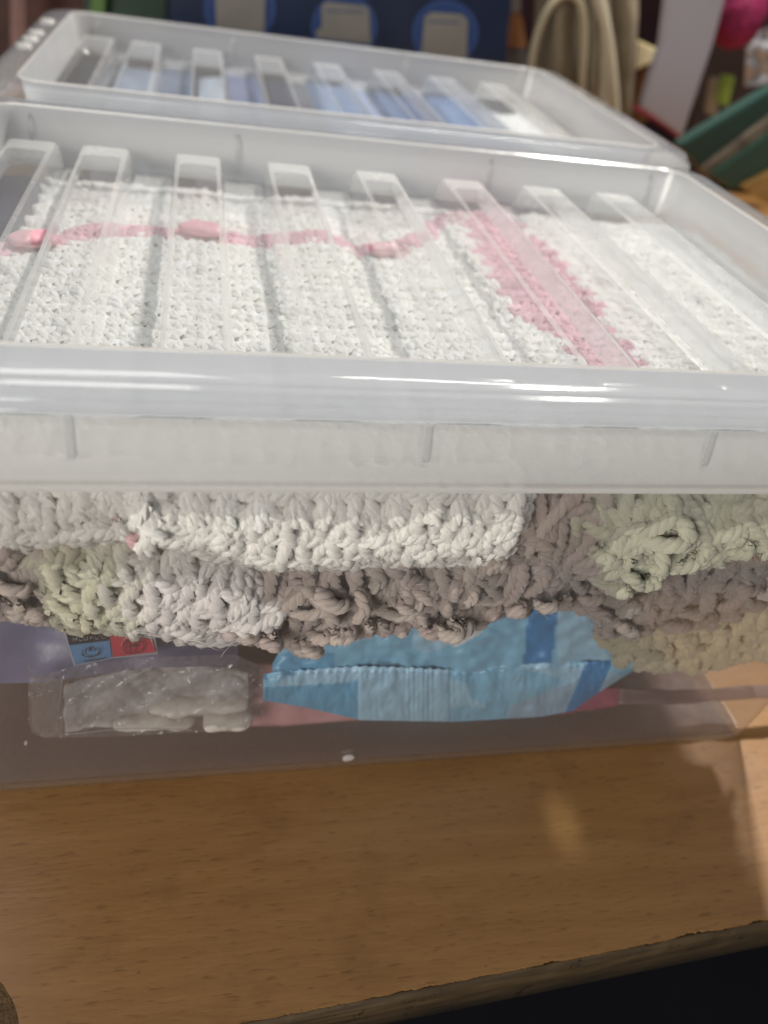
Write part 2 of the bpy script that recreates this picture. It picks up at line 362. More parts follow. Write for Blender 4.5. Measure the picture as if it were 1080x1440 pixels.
# ------------------------------------------------------------------ table
def desk():
    t = empty('table', (0, 0, -.70), 'worn beech laminate table top with a chipped dark front edge', 'table')
    # laminate colour and grain
    m, nt, o = mat('beech_laminate'); n = N(nt); tc = n('TexCoord')
    mp = n('Mapping', {0: tc.outputs['Object'], 'Rotation': (0, 0, math.radians(-3)), 'Scale': (14, 120, 14)})
    warp = n('TexNoise', {'Vector': tc.outputs['Object'], 'Scale': 9.0, 'Detail': 3.0})
    off = n('VectorMath', {0: warp.outputs['Color'], 'Scale': 1.6}, operation='SCALE')
    sm = n('VectorMath', {0: mp.outputs[0], 1: off.outputs[0]}, operation='ADD')
    g1 = n('TexNoise', {'Vector': sm.outputs[0], 'Scale': 1.0, 'Detail': 6.0, 'Roughness': .62})
    mp2 = n('Mapping', {0: tc.outputs['Object'], 'Rotation': (0, 0, math.radians(-3)), 'Scale': (110, 620, 60)})
    g2 = n('TexNoise', {'Vector': mp2.outputs[0], 'Scale': 1.0, 'Detail': 2.0})
    flk = ramp(n, g2.outputs[0], [(.30, (.62, .62, .62)), (.40, (1, 1, 1)), (1, (1, 1, 1))])
    base = ramp(n, g1.outputs[0], [(.25, (.255, .128, .043)), (.45, (.295, .150, .051)), (.6, (.32, .167, .059)), (.8, (.355, .19, .073))])
    c1 = mixc(n, .75, base, flk, 'MULTIPLY')
    st = n('TexNoise', {'Vector': tc.outputs['Object'], 'Scale': 26.0, 'Detail': 5.0, 'Roughness': .65})
    stain = ramp(n, st.outputs[0], [(0, (.62, .60, .58)), (.36, (.86, .85, .84)), (.47, (1, 1, 1)), (1, (1.0, 1.0, 1.0))])
    c2 = mixc(n, .8, c1, stain, 'MULTIPLY')
    sp = n('TexNoise', {'Vector': tc.outputs['Object'], 'Scale': 170.0, 'Detail': 2.0})
    spk = ramp(n, sp.outputs[0], [(0, (.4, .35, .3)), (.22, (.4, .35, .3)), (.26, (1, 1, 1)), (1, (1, 1, 1))])
    c3 = mixc(n, .8, c2, spk, 'MULTIPLY')
    bp = n('Bump', {'Strength': .35, 'Distance': .0004, 'Height': g2.outputs[0]})
    rr = n('MapRange', {0: st.outputs[0], 1: .3, 2: .7, 3: .40, 4: .30})
    p = n('BsdfPrincipled', {'Base Color': c3, 'Roughness': rr.outputs[0], 'Normal': bp.outputs[0], 'Specular IOR Level': .45})
    nt.links.new(p.outputs[0], o.inputs[0])
    # front edge line in plan, with chips
    P0 = Vector((.0432, -.0937)); d = Vector((.1538 - .0432, -.0892 + .0937)).normalized(); d = Vector((1, .052)).normalized()
    nrm = Vector((d.y, -d.x))
    def edge(s, o_): q = P0 + d * s - nrm * o_; return (q.x, q.y)
    bm = bmesh.new(); pts = []
    s = -.9
    chips = [(.012, .005, .0022), (.075, .012, .0032), (.108, .006, .0025), (-.05, .006, .0015), (.135, .010, .002)]
    while s < 1.2:
        inn = .0004 + .0005 * abs(noise.noise(Vector((s * 400, 0, 0)))) + .0006 * max(0, noise.noise(Vector((s * 90, 3, 0))))
        for c, ww, dd in chips:
            k = abs(s - c) / ww
            if k < 1: inn += dd * .35 * (1 - k) * (1 + .8 * noise.noise(Vector((s * 500, 5, 0))) + .5 * noise.noise(Vector((s * 1500, 5, 0))))
        # missing laminate near the left end
        dd = s - (-.193)
        if -.03 < dd < .0 + .013:
            inn += .034 * max(0, 1 - ((dd + .01) / .021) ** 2) ** .5 * (1 + .05 * noise.noise(Vector((s * 300, 9, 0)))) if abs(dd + .01) < .021 else 0
        pts.append(edge(s, inn)); s += .0011 if -.35 < s < .3 else .02
    pts += [(1.1, 1.3), (-.9, 1.3)]
    vs = [bm.verts.new((x, y, 0)) for x, y in pts]; f = bm.faces.new(vs)
    r = bmesh.ops.extrude_face_region(bm, geom=[f])
    for v in [g for g in r['geom'] if isinstance(g, bmesh.types.BMVert)]: v.co.z = -.0009
    bmesh.ops.triangulate(bm, faces=[f for f in bm.faces if len(f.verts) > 4])
    bm_link('laminate_sheet', bm, t, m)
    core = simple('chipboard_core', (.12, .075, .038), .9, .2, 300, .45, .6, 900)
    bm = bmesh.new(); q = []
    for s, o_ in ((-.9, .0016), (1.2, .0016)): q.append(edge(s, o_))
    q += [(1.1, 1.29), (-.88, 1.29)]
    top = [bm.verts.new((x, y, -.0011)) for x, y in q]; bot = [bm.verts.new((x, y, -.027)) for x, y in q]
    bm.faces.new(top); bm.faces.new(bot[::-1])
    for i in range(4): bm.faces.new((top[i], bot[i], bot[(i + 1) % 4], top[(i + 1) % 4]))
    bm_link('board_core', bm, t, core)
    # worn edge band, a strip with chipped top
    em, nt, o = mat('edge_band'); n = N(nt); tc = n('TexCoord')
    mp = n('Mapping', {0: tc.outputs['Object'], 'Scale': (30, 30, 260)})
    g = n('TexNoise', {'Vector': mp.outputs[0], 'Scale': 1.0, 'Detail': 5.0})
    base = ramp(n, g.outputs[0], [(.3, (.036, .022, .010)), (.5, (.065, .041, .018)), (.7, (.10, .065, .03))])
    s1 = n('TexNoise', {'Vector': tc.outputs['Object'], 'Scale': 90.0, 'Detail': 6.0, 'Roughness': .7})
    sc_ = ramp(n, s1.outputs[0], [(0, (.10, .08, .07)), (.36, (.25, .2, .18)), (.42, (1, 1, 1)), (1, (1, 1, 1))])
    c = mixc(n, 1, base, sc_, 'MULTIPLY')
    b2 = n('Bump', {'Strength': .5, 'Distance': .0006, 'Height': s1.outputs[0]})
    p = n('BsdfPrincipled', {'Base Color': c, 'Roughness': .55, 'Normal': b2.outputs[0]}); nt.links.new(p.outputs[0], o.inputs[0])
    bm = bmesh.new(); prev = None; s = -.9
    while s < 1.2:
        zt = -.0014 - .0007 * abs(noise.noise(Vector((s * 260, 1, 1)))) - (.0022 * max(0, noise.noise(Vector((s * 60, 7, 1))) - .15))
        A = edge(s, .0); B = edge(s, .0016)
        cur = [bm.verts.new((A[0], A[1], -.028)), bm.verts.new((A[0], A[1], zt)), bm.verts.new((B[0], B[1], zt)), bm.verts.new((B[0], B[1], -.028))]
        if prev:
            for i in range(4): bm.faces.new((prev[i], cur[i], cur[(i + 1) % 4], prev[(i + 1) % 4]))
        prev = cur; s += .002
    bm_link('edge_band', bm, t, em, True)
    # legs, well below the frame
    for lx in (-.75, .95):
        for ly in (.02, 1.2):
            bm = bmesh.new(); bmesh.ops.create_cube(bm, size=1, matrix=Matrix.Translation((lx, ly, -.36)) @ Matrix.Diagonal((.04, .04, .68, 1)))
            bm_link('leg', bm, t, em)
desk()
def plane(name, pts, m, lab=None):
    bm = bmesh.new(); bm.faces.new([bm.verts.new(p) for p in pts]); o = bm_link(name, bm, None, m); o['kind'] = 'structure'
    if lab: o['label'] = lab
    return o
plane('floor', [(-4, -4, -.70), (4, -4, -.70), (4, 4, -.70), (-4, 4, -.70)], simple('dark_floor', (.006, .006, .011), .8, .3, 6, .3))
plane('wall', [(-4, 2.2, -.7), (4, 2.2, -.7), (4, 2.2, 2.4), (-4, 2.2, 2.4)], simple('dark_wall', (.035, .014, .017), .9, .2, 2, .4))

# ------------------------------------------------------------------ storage box
LX0, LX1, LY0, LY1 = -.2075, .2235, -.031, .275
def rr(x0, x1, y0, y1, r, n=8):
    r = max(r, .001); out = []
    for cx, cy_, a0 in ((x1 - r, y1 - r, 0), (x0 + r, y1 - r, 90), (x0 + r, y0 + r, 180), (x1 - r, y0 + r, 270)):
        for i in range(n + 1):
            a = math.radians(a0 + 90 * i / n); out.append((cx + r * math.cos(a), cy_ + r * math.sin(a)))
    return out
def subdiv_loop(p, seg=.012):
    out = []
    for i in range(len(p)):
        a = p[i]; b = p[(i + 1) % len(p)]; L = math.dist(a, b); k = max(1, int(L / seg))
        for j in range(k): out.append((a[0] + (b[0] - a[0]) * j / k, a[1] + (b[1] - a[1]) * j / k))
    return out
def rings(bm, loops, mi=None):
    prev = None
    for li, (pts, z) in enumerate(loops):
        cur = [bm.verts.new((x, y, z if not callable(z) else z(x, y))) for x, y in pts]
        if prev:
            for i in range(len(cur)):
                f = bm.faces.new((prev[i], prev[(i + 1) % len(cur)], cur[(i + 1) % len(cur)], cur[i]))
                if mi: f.material_index = mi[li]
        prev = cur
    return prev
def lid_loop(ins, rad): return rr(LX0 + ins, LX1 - ins, LY0 + ins, LY1 - ins, rad)
R_START = [-.1744, -.1400, -.0945, -.0480, -.0010, .0480, .0950, .1400]; R_W = .0265

RY0, RY1 = .0010, .2480
ZP, ZR = .1870, .2008
def make_box(dy, label):
    t = bpy.data.objects.new('storage_box', None); scene.collection.objects.link(t); t['_local'] = 1
    tag(t, label, 'storage box', 'clear plastic storage boxes standing one behind the other'); t.location = (.009 if dy else 0, dy, 0); t.scale = (1.04 if dy else 1, 1, 1)
    # tub
    bm = bmesh.new()
    def tl(k, r, e=0): # k 0..1 bottom->top
        return rr(-.186 - .015 * k - e, .196 + .021 * k + e, 0 - .024 * k - e, .244 + .024 * k + e, r)
    loops = [(tl(0, .009, -.003), .0030), (tl(0, .010, -.0015), .0015), (tl(0, .011, 0), .0030), (tl(.03, .012), .008), (tl(.25, .018), .045), (tl(.5, .025), .092), (tl(.75, .027), .138), (tl(1, .030), .1855),
             (tl(1, .031, .0030), .1870), (tl(1, .031, .0030), .1905)]
    rings(bm, loops); o = bm_link('tub', bm, t, [P_tub], True)
    bm = bmesh.new(); pts = tl(0, .008, -.0035); bm.faces.new([bm.verts.new((x, y, .0034)) for x, y in pts]); bm_link('tub_floor', bm, t, P_floor)
    for px, py, a, b in ((490, 1067, 8, 3.2), (36, 1046, 2.2, 2)):
        bm = bmesh.new(); q = []
        for i in range(14):
            t_ = i / 14 * math.tau; w_ = W(px + a * math.cos(t_), py + b * math.sin(t_) - a * .2 * math.cos(t_), y=-.0035); q.append(bm.verts.new(w_))
        f = bm.faces.new(q); r_ = bmesh.ops.extrude_face_region(bm, geom=[f])
        for v in [g for g in r_['geom'] if isinstance(g, bmesh.types.BMVert)]: v.co.y += .0009
        bm_link('moulding_mark', bm, t, P_lip)
    # lid: 0 skirt,1 rim,2 lip,3 inner wall
    bm = bmesh.new()
    prof = [(.0015, .1845, .034, 2), (-.0010, .1848, .035, 2), (-.0013, .1860, .035, 2), (-.0008, .1868, .035, 2), (.0006, .1871, .034, 2), (.0012, .1880, .033, 0), (.0035, .2000, .031, 0), (.0044, .2050, .030, 0),
            (.0046, .2058, .030, 1), (.0058, .2062, .029, 1), (.0061, .2080, .029, 1), (.0076, .2085, .028, 1), (.0079, .2106, .027, 1), (.0086, .2113, .026, 1), (.0105, .2117, .025, 1), (.0109, .2124, .025, 1), (.0125, .2131, .023, 1), (.0170, .2134, .021, 1), (.0255, .2134, .015, 1), (.0262, .2140, .014, 2), (.0270, .2136, .013, 2),
            (.0276, .2110, .013, 3), (.0296, .1950, .011, 3), (.0308, .1895, .010, 3), (.0330, ZP, .008, 3)]
    rings(bm, [(lid_loop(i, r), z) for i, z, r, _ in prof], [p[3] for p in prof])
    bm.verts.ensure_lookup_table()
    lid = bm_link('lid', bm, t, [P_skirt, P_rim, P_lip, P_wall]); auto_smooth(lid, 24)
    # flat panel with openings for the ridges
    out = lid_loop(.0330, .008); ya, yb = RY0 + .004, RY1 - .006; xa, xb = LX0 + .033, LX1 - .033
    def strip(pts, name='lid_panel'):
        bm = bmesh.new(); bm.faces.new([bm.verts.new((x, y, ZP)) for x, y in pts]); return bm_link(name, bm, lid, P_panel)
    lo = sorted([p for p in out if p[1] < ya], key=lambda p: math.atan2(p[1] - ya, p[0]));  hi = sorted([p for p in out if p[1] > yb], key=lambda p: math.atan2(p[1] - yb, p[0]))
    if len(lo) > 2: strip([(xa, ya)] + lo + [(xb, ya)])
    if len(hi) > 2: strip([(xb, yb)] + hi + [(xa, yb)])
    cur = xa
    for s_ in R_START:
        if s_ > cur + .0005: strip([(cur, ya), (s_, ya), (s_, yb), (cur, yb)])
        cur = s_ + R_W
    if cur < xb - .0005: strip([(cur, ya), (xb, ya), (xb, yb), (cur, yb)])
    # raised frosted shelf at the back end of every trough
    for s in R_START:
        x1 = s + R_W
        bm = bmesh.new()
        def rl(ins, r, z, back): return (rr(s + ins, x1 - ins, RY0 + .004 + ins, RY1 - .006 - ins - back, r, 4), z)
        loops = [(rr(s, x1, RY0 + .004, RY1 - .006, .001, 4), ZP), rl(.0004, .002, .1890, 0), rl(.0016, .003, .1985, .001), rl(.0024, .0035, .2002, .0025), rl(.0038, .0035, ZR, .006), rl(.0044, .0035, ZR, .018)]
        last = rings(bm, loops, [0, 0, 0, 0, 1, 1]); f = bm.faces.new(last); f.material_index = 2
        o = bm_link('ridge', bm, lid, [P_side, P_end, P_top]); auto_smooth(o, 25)
    gaps = [(R_START[i] + R_W + .0003, R_START[i + 1] - .0003) for i in range(len(R_START) - 1)]
    for a, b in gaps:
        if b - a < .004: continue
        bm = bmesh.new(); q = [(RY1 - .001, ZP + .0016), (RY1 - .006, ZP + .0009), (RY1 - .020, ZP + .0006), (RY1 - .032, ZP + .0004), (RY1 - .0325, ZP + .0003)]
        pr = None
        for y, z in q:
            c = [bm.verts.new((a, y, z)), bm.verts.new((b, y, z))]
            if pr: bm.faces.new((pr[0], c[0], c[1], pr[1]))
            pr = c
        bm_link('trough_end', bm, lid, P_side, True)
    # small stiffening fins on the skirt and inside the rim
    def fin(x, front):
        bm = bmesh.new(); h = .0010
        if front: q = [(LY0 + .0040, .2050), (LY0 + .0026, .1990), (LY0 + .0018, .1945), (LY0 + .0024, .1925), (LY0 + .0060, .2045)]
        else: q = [(LY1 - .0272, .2105), (LY1 - .0310, .2060), (LY1 - .0325, .1920), (LY1 - .0300, .1915), (LY1 - .0280, .2100)]
        a = [bm.verts.new((x - h, y, z)) for y, z in q]; b = [bm.verts.new((x + h, y, z)) for y, z in q]
        bm.faces.new(a); bm.faces.new(b[::-1])
        for i in range(5): bm.faces.new((a[i], b[i], b[(i + 1) % 5], a[(i + 1) % 5]))
        bm_link('fin', bm, lid, P_fin)
    for x in (-.1125, -.0165, .074, .165): fin(x, True)
    for x in (-.163, -.061, .080, .180): fin(x, False)
    for yy in (.06, .085, .11, .16):      # grip bars on the short end of the skirt
        for sx in (LX0, ):
            bm = bmesh.new(); bmesh.ops.create_cube(bm, size=1, matrix=Matrix.Translation((sx + .017, yy + .03, .2134)) @ Matrix.Diagonal((.010, .006, .0030, 1)))
            bmesh.ops.bevel(bm, geom=bm.edges[:], offset=.0012, segments=2, affect='EDGES'); bm_link('grip_bar', bm, lid, P_lip, True)
    return t
box1 = make_box(0, 'clear plastic box in front, its ribbed lid showing white crochet and wipes behind its wall')
box2 = make_box(.3075, 'clear plastic box behind, its ribbed lid showing blue and navy baby clothes')

# ------------------------------------------------------------------ white crocheted blanket (front box)
def poly_in(x, y, P):
    c = False; j = len(P) - 1
    for i in range(len(P)):
        if (P[i][1] > y) != (P[j][1] > y) and x < (P[j][0] - P[i][0]) * (y - P[i][1]) / (P[j][1] - P[i][1]) + P[i][0]: c = not c
        j = i
    return c
ZT = .1805
pinkpoly = [W(*p, z=ZT + .004)[:2] for p in [(640, 283), (700, 272), (745, 330), (770, 345), (815, 400), (905, 505), (915, 530), (820, 530), (800, 480), (770, 468), (720, 440), (670, 350)]]
linepts = [W(*p, z=ZT + .004)[:2] for p in [(0, 345), (75, 335), (130, 318), (215, 322), (280, 322), (340, 335), (400, 330), (450, 328), (510, 348), (560, 345), (640, 300)]]
def topz(x, y):
    d = .0016 * noise.noise(Vector((x * 28, y * 28, 1))) + .0012 * noise.noise(Vector((x * 70, y * 70, 4)))
    z = ZT + d
    ly = np.interp(x, [p[0] for p in linepts], [p[1] for p in linepts])
    if y > ly: z -= .0030 * min(1, (y - ly) / .012) + .001 * max(0, (y - ly) / .06)
    if y < .016: z -= (.016 - y) ** 2 * 30
    if y > .246: z -= (y - .246) * .35
    return z
def topframe(u, v):
    p = np.array([u, v, topz(u, v)]); e = .002
    du = np.array([2 * e, 0, topz(u + e, v) - topz(u - e, v)]); dv = np.array([0, 2 * e, topz(u, v + e) - topz(u, v - e)])
    du /= np.linalg.norm(du); dv /= np.linalg.norm(dv); nm = np.cross(du, dv); return p, du, dv, nm
blanket = empty('crocheted_blanket', (0, .12, .16), 'white crocheted blanket with pink stripe and ribbon, folded under the front lid', 'blanket')
rolls = {
    'B': Roll([(185, 668), (230, 668), (720, 668), (728, 690)], [(185, 692), (205, 714), (240, 734), (300, 754), (380, 778), (470, 777), (560, 767), (620, 771), (680, 768), (710, 742), (728, 698)], -.0010, .016, (.006, .010)),
    'A': Roll([(-60, 668), (215, 668)], [(-60, 740), (0, 749), (40, 756), (100, 749), (150, 742), (190, 734), (215, 727)], .0035, .016, (0, .006)),
}
tacc = Acc(); pacc = Acc(); facc = Acc()
wcells = []; pcells = []; lcells = []
y = .008; row = 0
while y < .252:
    x = -.155 + (.0045 if row % 2 else 0)
    while x < .212:
        ly = np.interp(x, [p[0] for p in linepts], [p[1] for p in linepts])
        if x < linepts[-1][0] and abs(y - ly) < .0085: pass
        elif poly_in(x, y, pinkpoly): pcells.append((x, y, 0, 1.0))
        elif noise.noise(Vector((x * 30, y * 30, 8))) > .95: pass
        else: wcells.append((x, y, 0, 1.0))
        x += .0092
    y += .0080; row += 1
x = linepts[0][0]
while x < linepts[-1][0]:
    ly = np.interp(x, [p[0] for p in linepts], [p[1] for p in linepts])
    for o_ in (-.0065, 0, .0065): lcells.append((x + random.uniform(-.001, .001), ly + o_, random.uniform(-.5, .5), 1.0))
    x += .0068
wf = lambda p, u, v: jitc(WHITE)
tz = Acc()
lay(tacc, topframe, wcells, V_STITCH, .0024, wf, (.0112, .0104), jit=.05, rot=.06, sides=9, hscale=.36, low=True)
lay(pacc, topframe, pcells + lcells, V_STITCH, .0021, lambda p, u, v: jitc(PINK * np.array((1, 1, 1)), .10), (.0112, .0104), jit=.06, rot=.10, sides=9, hscale=.50, low=True)
# sheet under the stitches
xs = np.linspace(-.16, .2135, 60); ys = np.linspace(.002, .266, 50)
V = np.array([[(x, y, topz(x, y) - .0002) for y in ys] for x in xs]).reshape(-1, 3)
C = np.array([[PINK * .8 if poly_in(x, y, pinkpoly) or (x < linepts[-1][0] and abs(y - np.interp(x, [p[0] for p in linepts], [p[1] for p in linepts])) < .006) else WHITE * .95 for y in ys] for x in xs]).reshape(-1, 3)
i = np.arange(59)[:, None] * 50 + np.arange(49)[None]
tacc.add(V, np.stack([i, i + 50, i + 51, i + 1], -1).reshape(-1, 4), V[:, :2] * 90, C)
for k in ('B', 'A'):
    R_ = rolls[k]
    cw = lambda p, u, v: jitc(WHITE * np.array((.99, .985, .97)), .03)
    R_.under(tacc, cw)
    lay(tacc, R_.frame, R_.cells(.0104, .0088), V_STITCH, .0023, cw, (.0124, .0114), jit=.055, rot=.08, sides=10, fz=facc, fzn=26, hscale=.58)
tacc.link('white_crochet', blanket, M_yarn)
pacc.link('pink_crochet_stripe', blanket, M_yarn)
# pink spot at the seam of the two front folds
sp_ = Acc(); Rs = Roll([(165, 690), (215, 690)], [(165, 742), (232, 742)], .001, .012, (.006, .006))
lay(sp_, Rs.frame, Rs.cells(.0085, .0075), V_STITCH, .0018, lambda p, u, v: jitc(np.array((.70, .45, .46)), .08), (.009, .009), sides=10, fz=facc, fzn=8)
sp_.link('pink_crochet_corner', blanket, M_yarn)
fo = facc.link('yarn_fuzz', blanket, M_fuzz); fo['kind'] = 'stuff'
# satin ribbon where it comes up between the stitches
M_satin = simple('pink_satin', (.70, .34, .40), .42, .6, 60, .10, .25, 90)
def satin(px, py, lx, ly, rot):
    c = W(px, py, z=ZT + .0062); bm = bmesh.new(); bmesh.ops.create_uvsphere(bm, u_segments=24, v_segments=12, radius=1)
    for v in bm.verts:
        q = v.co.copy(); q.x += .15 * q.x * abs(q.y); fz = .0032 * (1 - .35 * math.sin(q.x * 7 + q.y * 3) * .4)
        xx = q.x * lx; yy = q.y * ly + .0012 * math.sin(q.x * 2.2); a = rot
        v.co = (c[0] + xx * math.cos(a) - yy * math.sin(a), c[1] + xx * math.sin(a) + yy * math.cos(a), c[2] + q.z * fz)
    bm_link('satin_ribbon', bm, blanket, M_satin, True)
satin(47, 336, .0100, .0075, -.05); satin(284, 322, .0105, .0075, -.45); satin(540, 350, .0080, .0050, .1)

# ------------------------------------------------------------------ taupe and sage shell-stitch blanket
bl2 = empty('shell_stitch_blanket', (0, .08, .10), 'taupe, sage and cream variegated shell stitch blanket folded beneath the white one', 'blanket')
a2 = Acc(); f2 = Acc()
def var(base, amt=.06, hue=.013):
    return lambda p, u, v: np.clip(base * (1 + .18 * noise.noise(Vector((p[0] * 55, p[2] * 55, 3))) + rng.normal(0, amt)) * (1 + rng.normal(0, hue, 3)), .02, .88)
def cfun(p, u, v):
    x = (u + .15) / .10; t = min(1, max(0, (u - (-.112)) / .014 + .35 * noise.noise(Vector((u * 70, p[2] * 70, 0)))))
    c = np.array((.57, .55, .42)) * (1 - t) + np.array((.74, .70, .68)) * t
    g = max(0, noise.noise(Vector((p[0] * 60, p[2] * 60, 9)))); c = c * (1 - .5 * g) + np.array((.50, .56, .44)) * .5 * g
    return jitc(c, .04)
def gfun(p, u, v):
    g = noise.noise(Vector((p[0] * 45, p[2] * 45, 5))) * .5 + .5
    return jitc(np.array((.44, .455, .36)) * g + np.array((.56, .54, .41)) * (1 - g), .05)
RT = Roll([(330, 770), (500, 775), (690, 772), (735, 690), (880, 690)], [(330, 904), (380, 906), (440, 903), (520, 894), (620, 880), (700, 873), (760, 860), (800, 846), (850, 832), (880, 826)], .0025, .016, (.010, .008))
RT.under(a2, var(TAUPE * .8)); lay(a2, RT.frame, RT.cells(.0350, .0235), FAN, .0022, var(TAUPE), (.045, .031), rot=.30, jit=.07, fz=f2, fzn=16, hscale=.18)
RT2 = Roll([(330, 780), (690, 775), (740, 700), (880, 700)], [(330, 888), (880, 828)], .0070, .016, (.010, .008))
lay(a2, RT2.frame, RT2.cells(.0150, .0125), V_STITCH, .0021, var(TAUPE * .8), (.0145, .0150), rot=.8, jit=.15)
RL = Roll([(-60, 745), (80, 735)], [(-60, 864), (0, 866), (60, 878), (90, 882)], .0020, .016, (0, .006))
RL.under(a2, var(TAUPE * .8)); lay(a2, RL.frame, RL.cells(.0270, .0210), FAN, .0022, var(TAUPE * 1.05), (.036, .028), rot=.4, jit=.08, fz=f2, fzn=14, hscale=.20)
RC = Roll([(50, 752), (90, 745), (180, 738), (260, 748), (330, 775), (395, 840)], [(50, 836), (75, 867), (150, 880), (220, 888), (290, 900), (340, 893), (395, 856)], -.0010, .017, (.008, .008))
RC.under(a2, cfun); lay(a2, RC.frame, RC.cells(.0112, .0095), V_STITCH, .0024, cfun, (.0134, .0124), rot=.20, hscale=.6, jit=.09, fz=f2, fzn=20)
RG = Roll([(812, 690), (1200, 690)], [(812, 787), (850, 806), (900, 802), (930, 784), (1000, 760), (1080, 737), (1200, 722)], -.0004, .016, (.008, 0))
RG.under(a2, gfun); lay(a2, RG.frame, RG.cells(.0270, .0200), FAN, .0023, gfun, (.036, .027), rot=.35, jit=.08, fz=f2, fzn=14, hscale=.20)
lay(a2, RG.frame, RG.cells(.0115, .0098), V_STITCH, .0020, gfun, (.012, .011), rot=.6, jit=.12, hscale=.6)
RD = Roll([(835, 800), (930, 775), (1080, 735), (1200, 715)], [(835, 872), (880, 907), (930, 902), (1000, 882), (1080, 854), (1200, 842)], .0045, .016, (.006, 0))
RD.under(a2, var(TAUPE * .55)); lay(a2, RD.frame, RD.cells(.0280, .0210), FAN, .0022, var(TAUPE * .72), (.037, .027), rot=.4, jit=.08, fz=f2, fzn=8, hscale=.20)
RY = Roll([(870, 900), (920, 885), (1000, 865), (1080, 845), (1200, 830)], [(870, 927), (920, 957), (960, 964), (1080, 947), (1200, 937)], .0075, .018, (.008, 0))
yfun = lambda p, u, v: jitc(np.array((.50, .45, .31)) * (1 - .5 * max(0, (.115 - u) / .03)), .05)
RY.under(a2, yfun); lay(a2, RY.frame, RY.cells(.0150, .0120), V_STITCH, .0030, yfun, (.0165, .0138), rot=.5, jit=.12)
a2.link('shell_stitches', bl2, M_yarn); fo = f2.link('yarn_fuzz', bl2, M_fuzz); fo['kind'] = 'stuff'

# soft mass of the folded layers behind the visible folds (keeps the inside of the box filled)
M_fill = simple('folded_wool', (.42, .38, .34), .95, .2, 90, .3, .8, 260, bdist=.003)
bm = bmesh.new(); bmesh.ops.create_cube(bm, size=1, matrix=Matrix.Translation((.004, .132, .120)) @ Matrix.Diagonal((.355, .215, .100, 1)))
bmesh.ops.bevel(bm, geom=bm.edges[:], offset=.012, segments=3, affect='EDGES'); bm_link('inner_layers', bm, bl2, M_fill, True)

# ------------------------------------------------------------------ generic grid sheet
def sheet(name, fn, nu, nv, parent, m, colf=None, thick=None):
    V = np.array([[fn(i / (nu - 1), j / (nv - 1)) for j in range(nv)] for i in range(nu)]).reshape(-1, 3)
    C = np.array([[colf(i / (nu - 1), j / (nv - 1)) for j in range(nv)] for i in range(nu)]).reshape(-1, 3) if colf else np.ones((len(V), 3))
    k = np.arange(nu - 1)[:, None] * nv + np.arange(nv - 1)[None]
    me = mesh_arrays(name, V, np.stack([k, k + nv, k + nv + 1, k + 1], -1).reshape(-1, 4), None, C)
    o = link(name, me, parent, m)
    if thick:
        md = o.modifiers.new('t', 'SOLIDIFY'); md.thickness = thick; md.offset = 0
    return o
def nz(*a): return noise.noise(Vector(a))
def wallY(z): return -.025 * z / .186
# wipes packet: outline in image points, on a depth just behind the tub wall
M_wipe = simple('printed_film', (.2, .5, .7), .36, .5, None, attr='col', bump=.12, bscale=50)
wp = empty('wipes_packet', tuple(W(600, 1010, y=.004)), 'light blue wipes packet with a crimped end seal and darker blue bands', 'wipes packet')
def outl(top, bot, yf):
    tx = [p[0] for p in top]; bx = [p[0] for p in bot]
    def fn(u, v):
        px = tx[0] + (tx[-1] - tx[0]) * u
        a = np.interp(px, tx, [p[1] for p in top]); b = np.interp(px, bx, [p[1] for p in bot])
        py = b + (a - b) * v
        return W(px, py, y=yf(u, v, px, py))
    return fn
LB = np.array((.22, .47, .65)); LB2 = np.array((.33, .54, .69)); DB = np.array((.06, .24, .50)); PW = np.array((.62, .66, .68)); MB_ = np.array((.13, .36, .56))
def wcol(px, py, low):
    if not low:
        if 742 + (py - 870) * -.10 < px < 783 - (py - 870) * .12: return DB
        if 610 < px < 678 and py < 910 - abs(px - 640) * .5: return PW
        if px > 783: return LB2
        if px > 640 and (px - 640) > (py - 890) * -1.2 and px < 745: return LB
        if px < 470 and py > 918: return MB_
        return LB2 if nz(px * .012, py * .02, 1) > -.05 else LB
    c0 = 828 - (py - 940) * .45
    if c0 - 4 < px < c0 + 34 - (py - 940) * .1: return DB
    if 505 < px < 632 : return LB2
    if px <= 505 and py > 962 - (px - 372) * .02: return MB_
    if 715 < px < c0 - 5 and py > 1000 - (px - 700) * .35: return np.array((.28, .42, .55))
    return LB if nz(px * .009, py * .03, 4) < .1 else LB2
top_e = [(383, 933), (400, 905), (540, 886), (640, 874), (740, 856), (790, 846), (835, 868), (872, 903), (908, 921)]
bot_e = [(383, 950), (520, 948), (700, 944), (800, 940), (860, 940), (908, 928)]
sheet('packet_top', outl(top_e, bot_e, lambda u, v, px, py: .0022 + .004 * v + .0022 * nz(px * .022, py * .035, 2) + .0012 * nz(px * .05, py * .09, 2) + .0007 * abs(nz(px * .12, py * .05, 5))), 130, 26, wp, M_wipe, lambda u, v: wcol(383 + 525 * u, np.interp(383 + 525 * u, [p[0] for p in bot_e], [p[1] for p in bot_e]) * (1 - v) + v * np.interp(383 + 525 * u, [p[0] for p in top_e], [p[1] for p in top_e]), False))
def zig(px): return 3.2 * (abs(((px / 13.0) % 1) - .5) * 2 - .5) if 400 < px < 720 else 1.5 * (abs(((px / 13.0) % 1) - .5) * 2 - .5)
te = [(370 + i * 4.0, np.interp(370 + i * 4.0, [370, 395, 500, 560, 640, 700, 760, 840, 908], [948, 944, 937, 938, 942, 936, 932, 930, 922]) + zig(370 + i * 4.0)) for i in range(135)]
be = [(370, 985), (430, 995), (510, 1013), (640, 1015), (760, 1008), (805, 1000), (840, 975), (880, 950), (908, 935)]
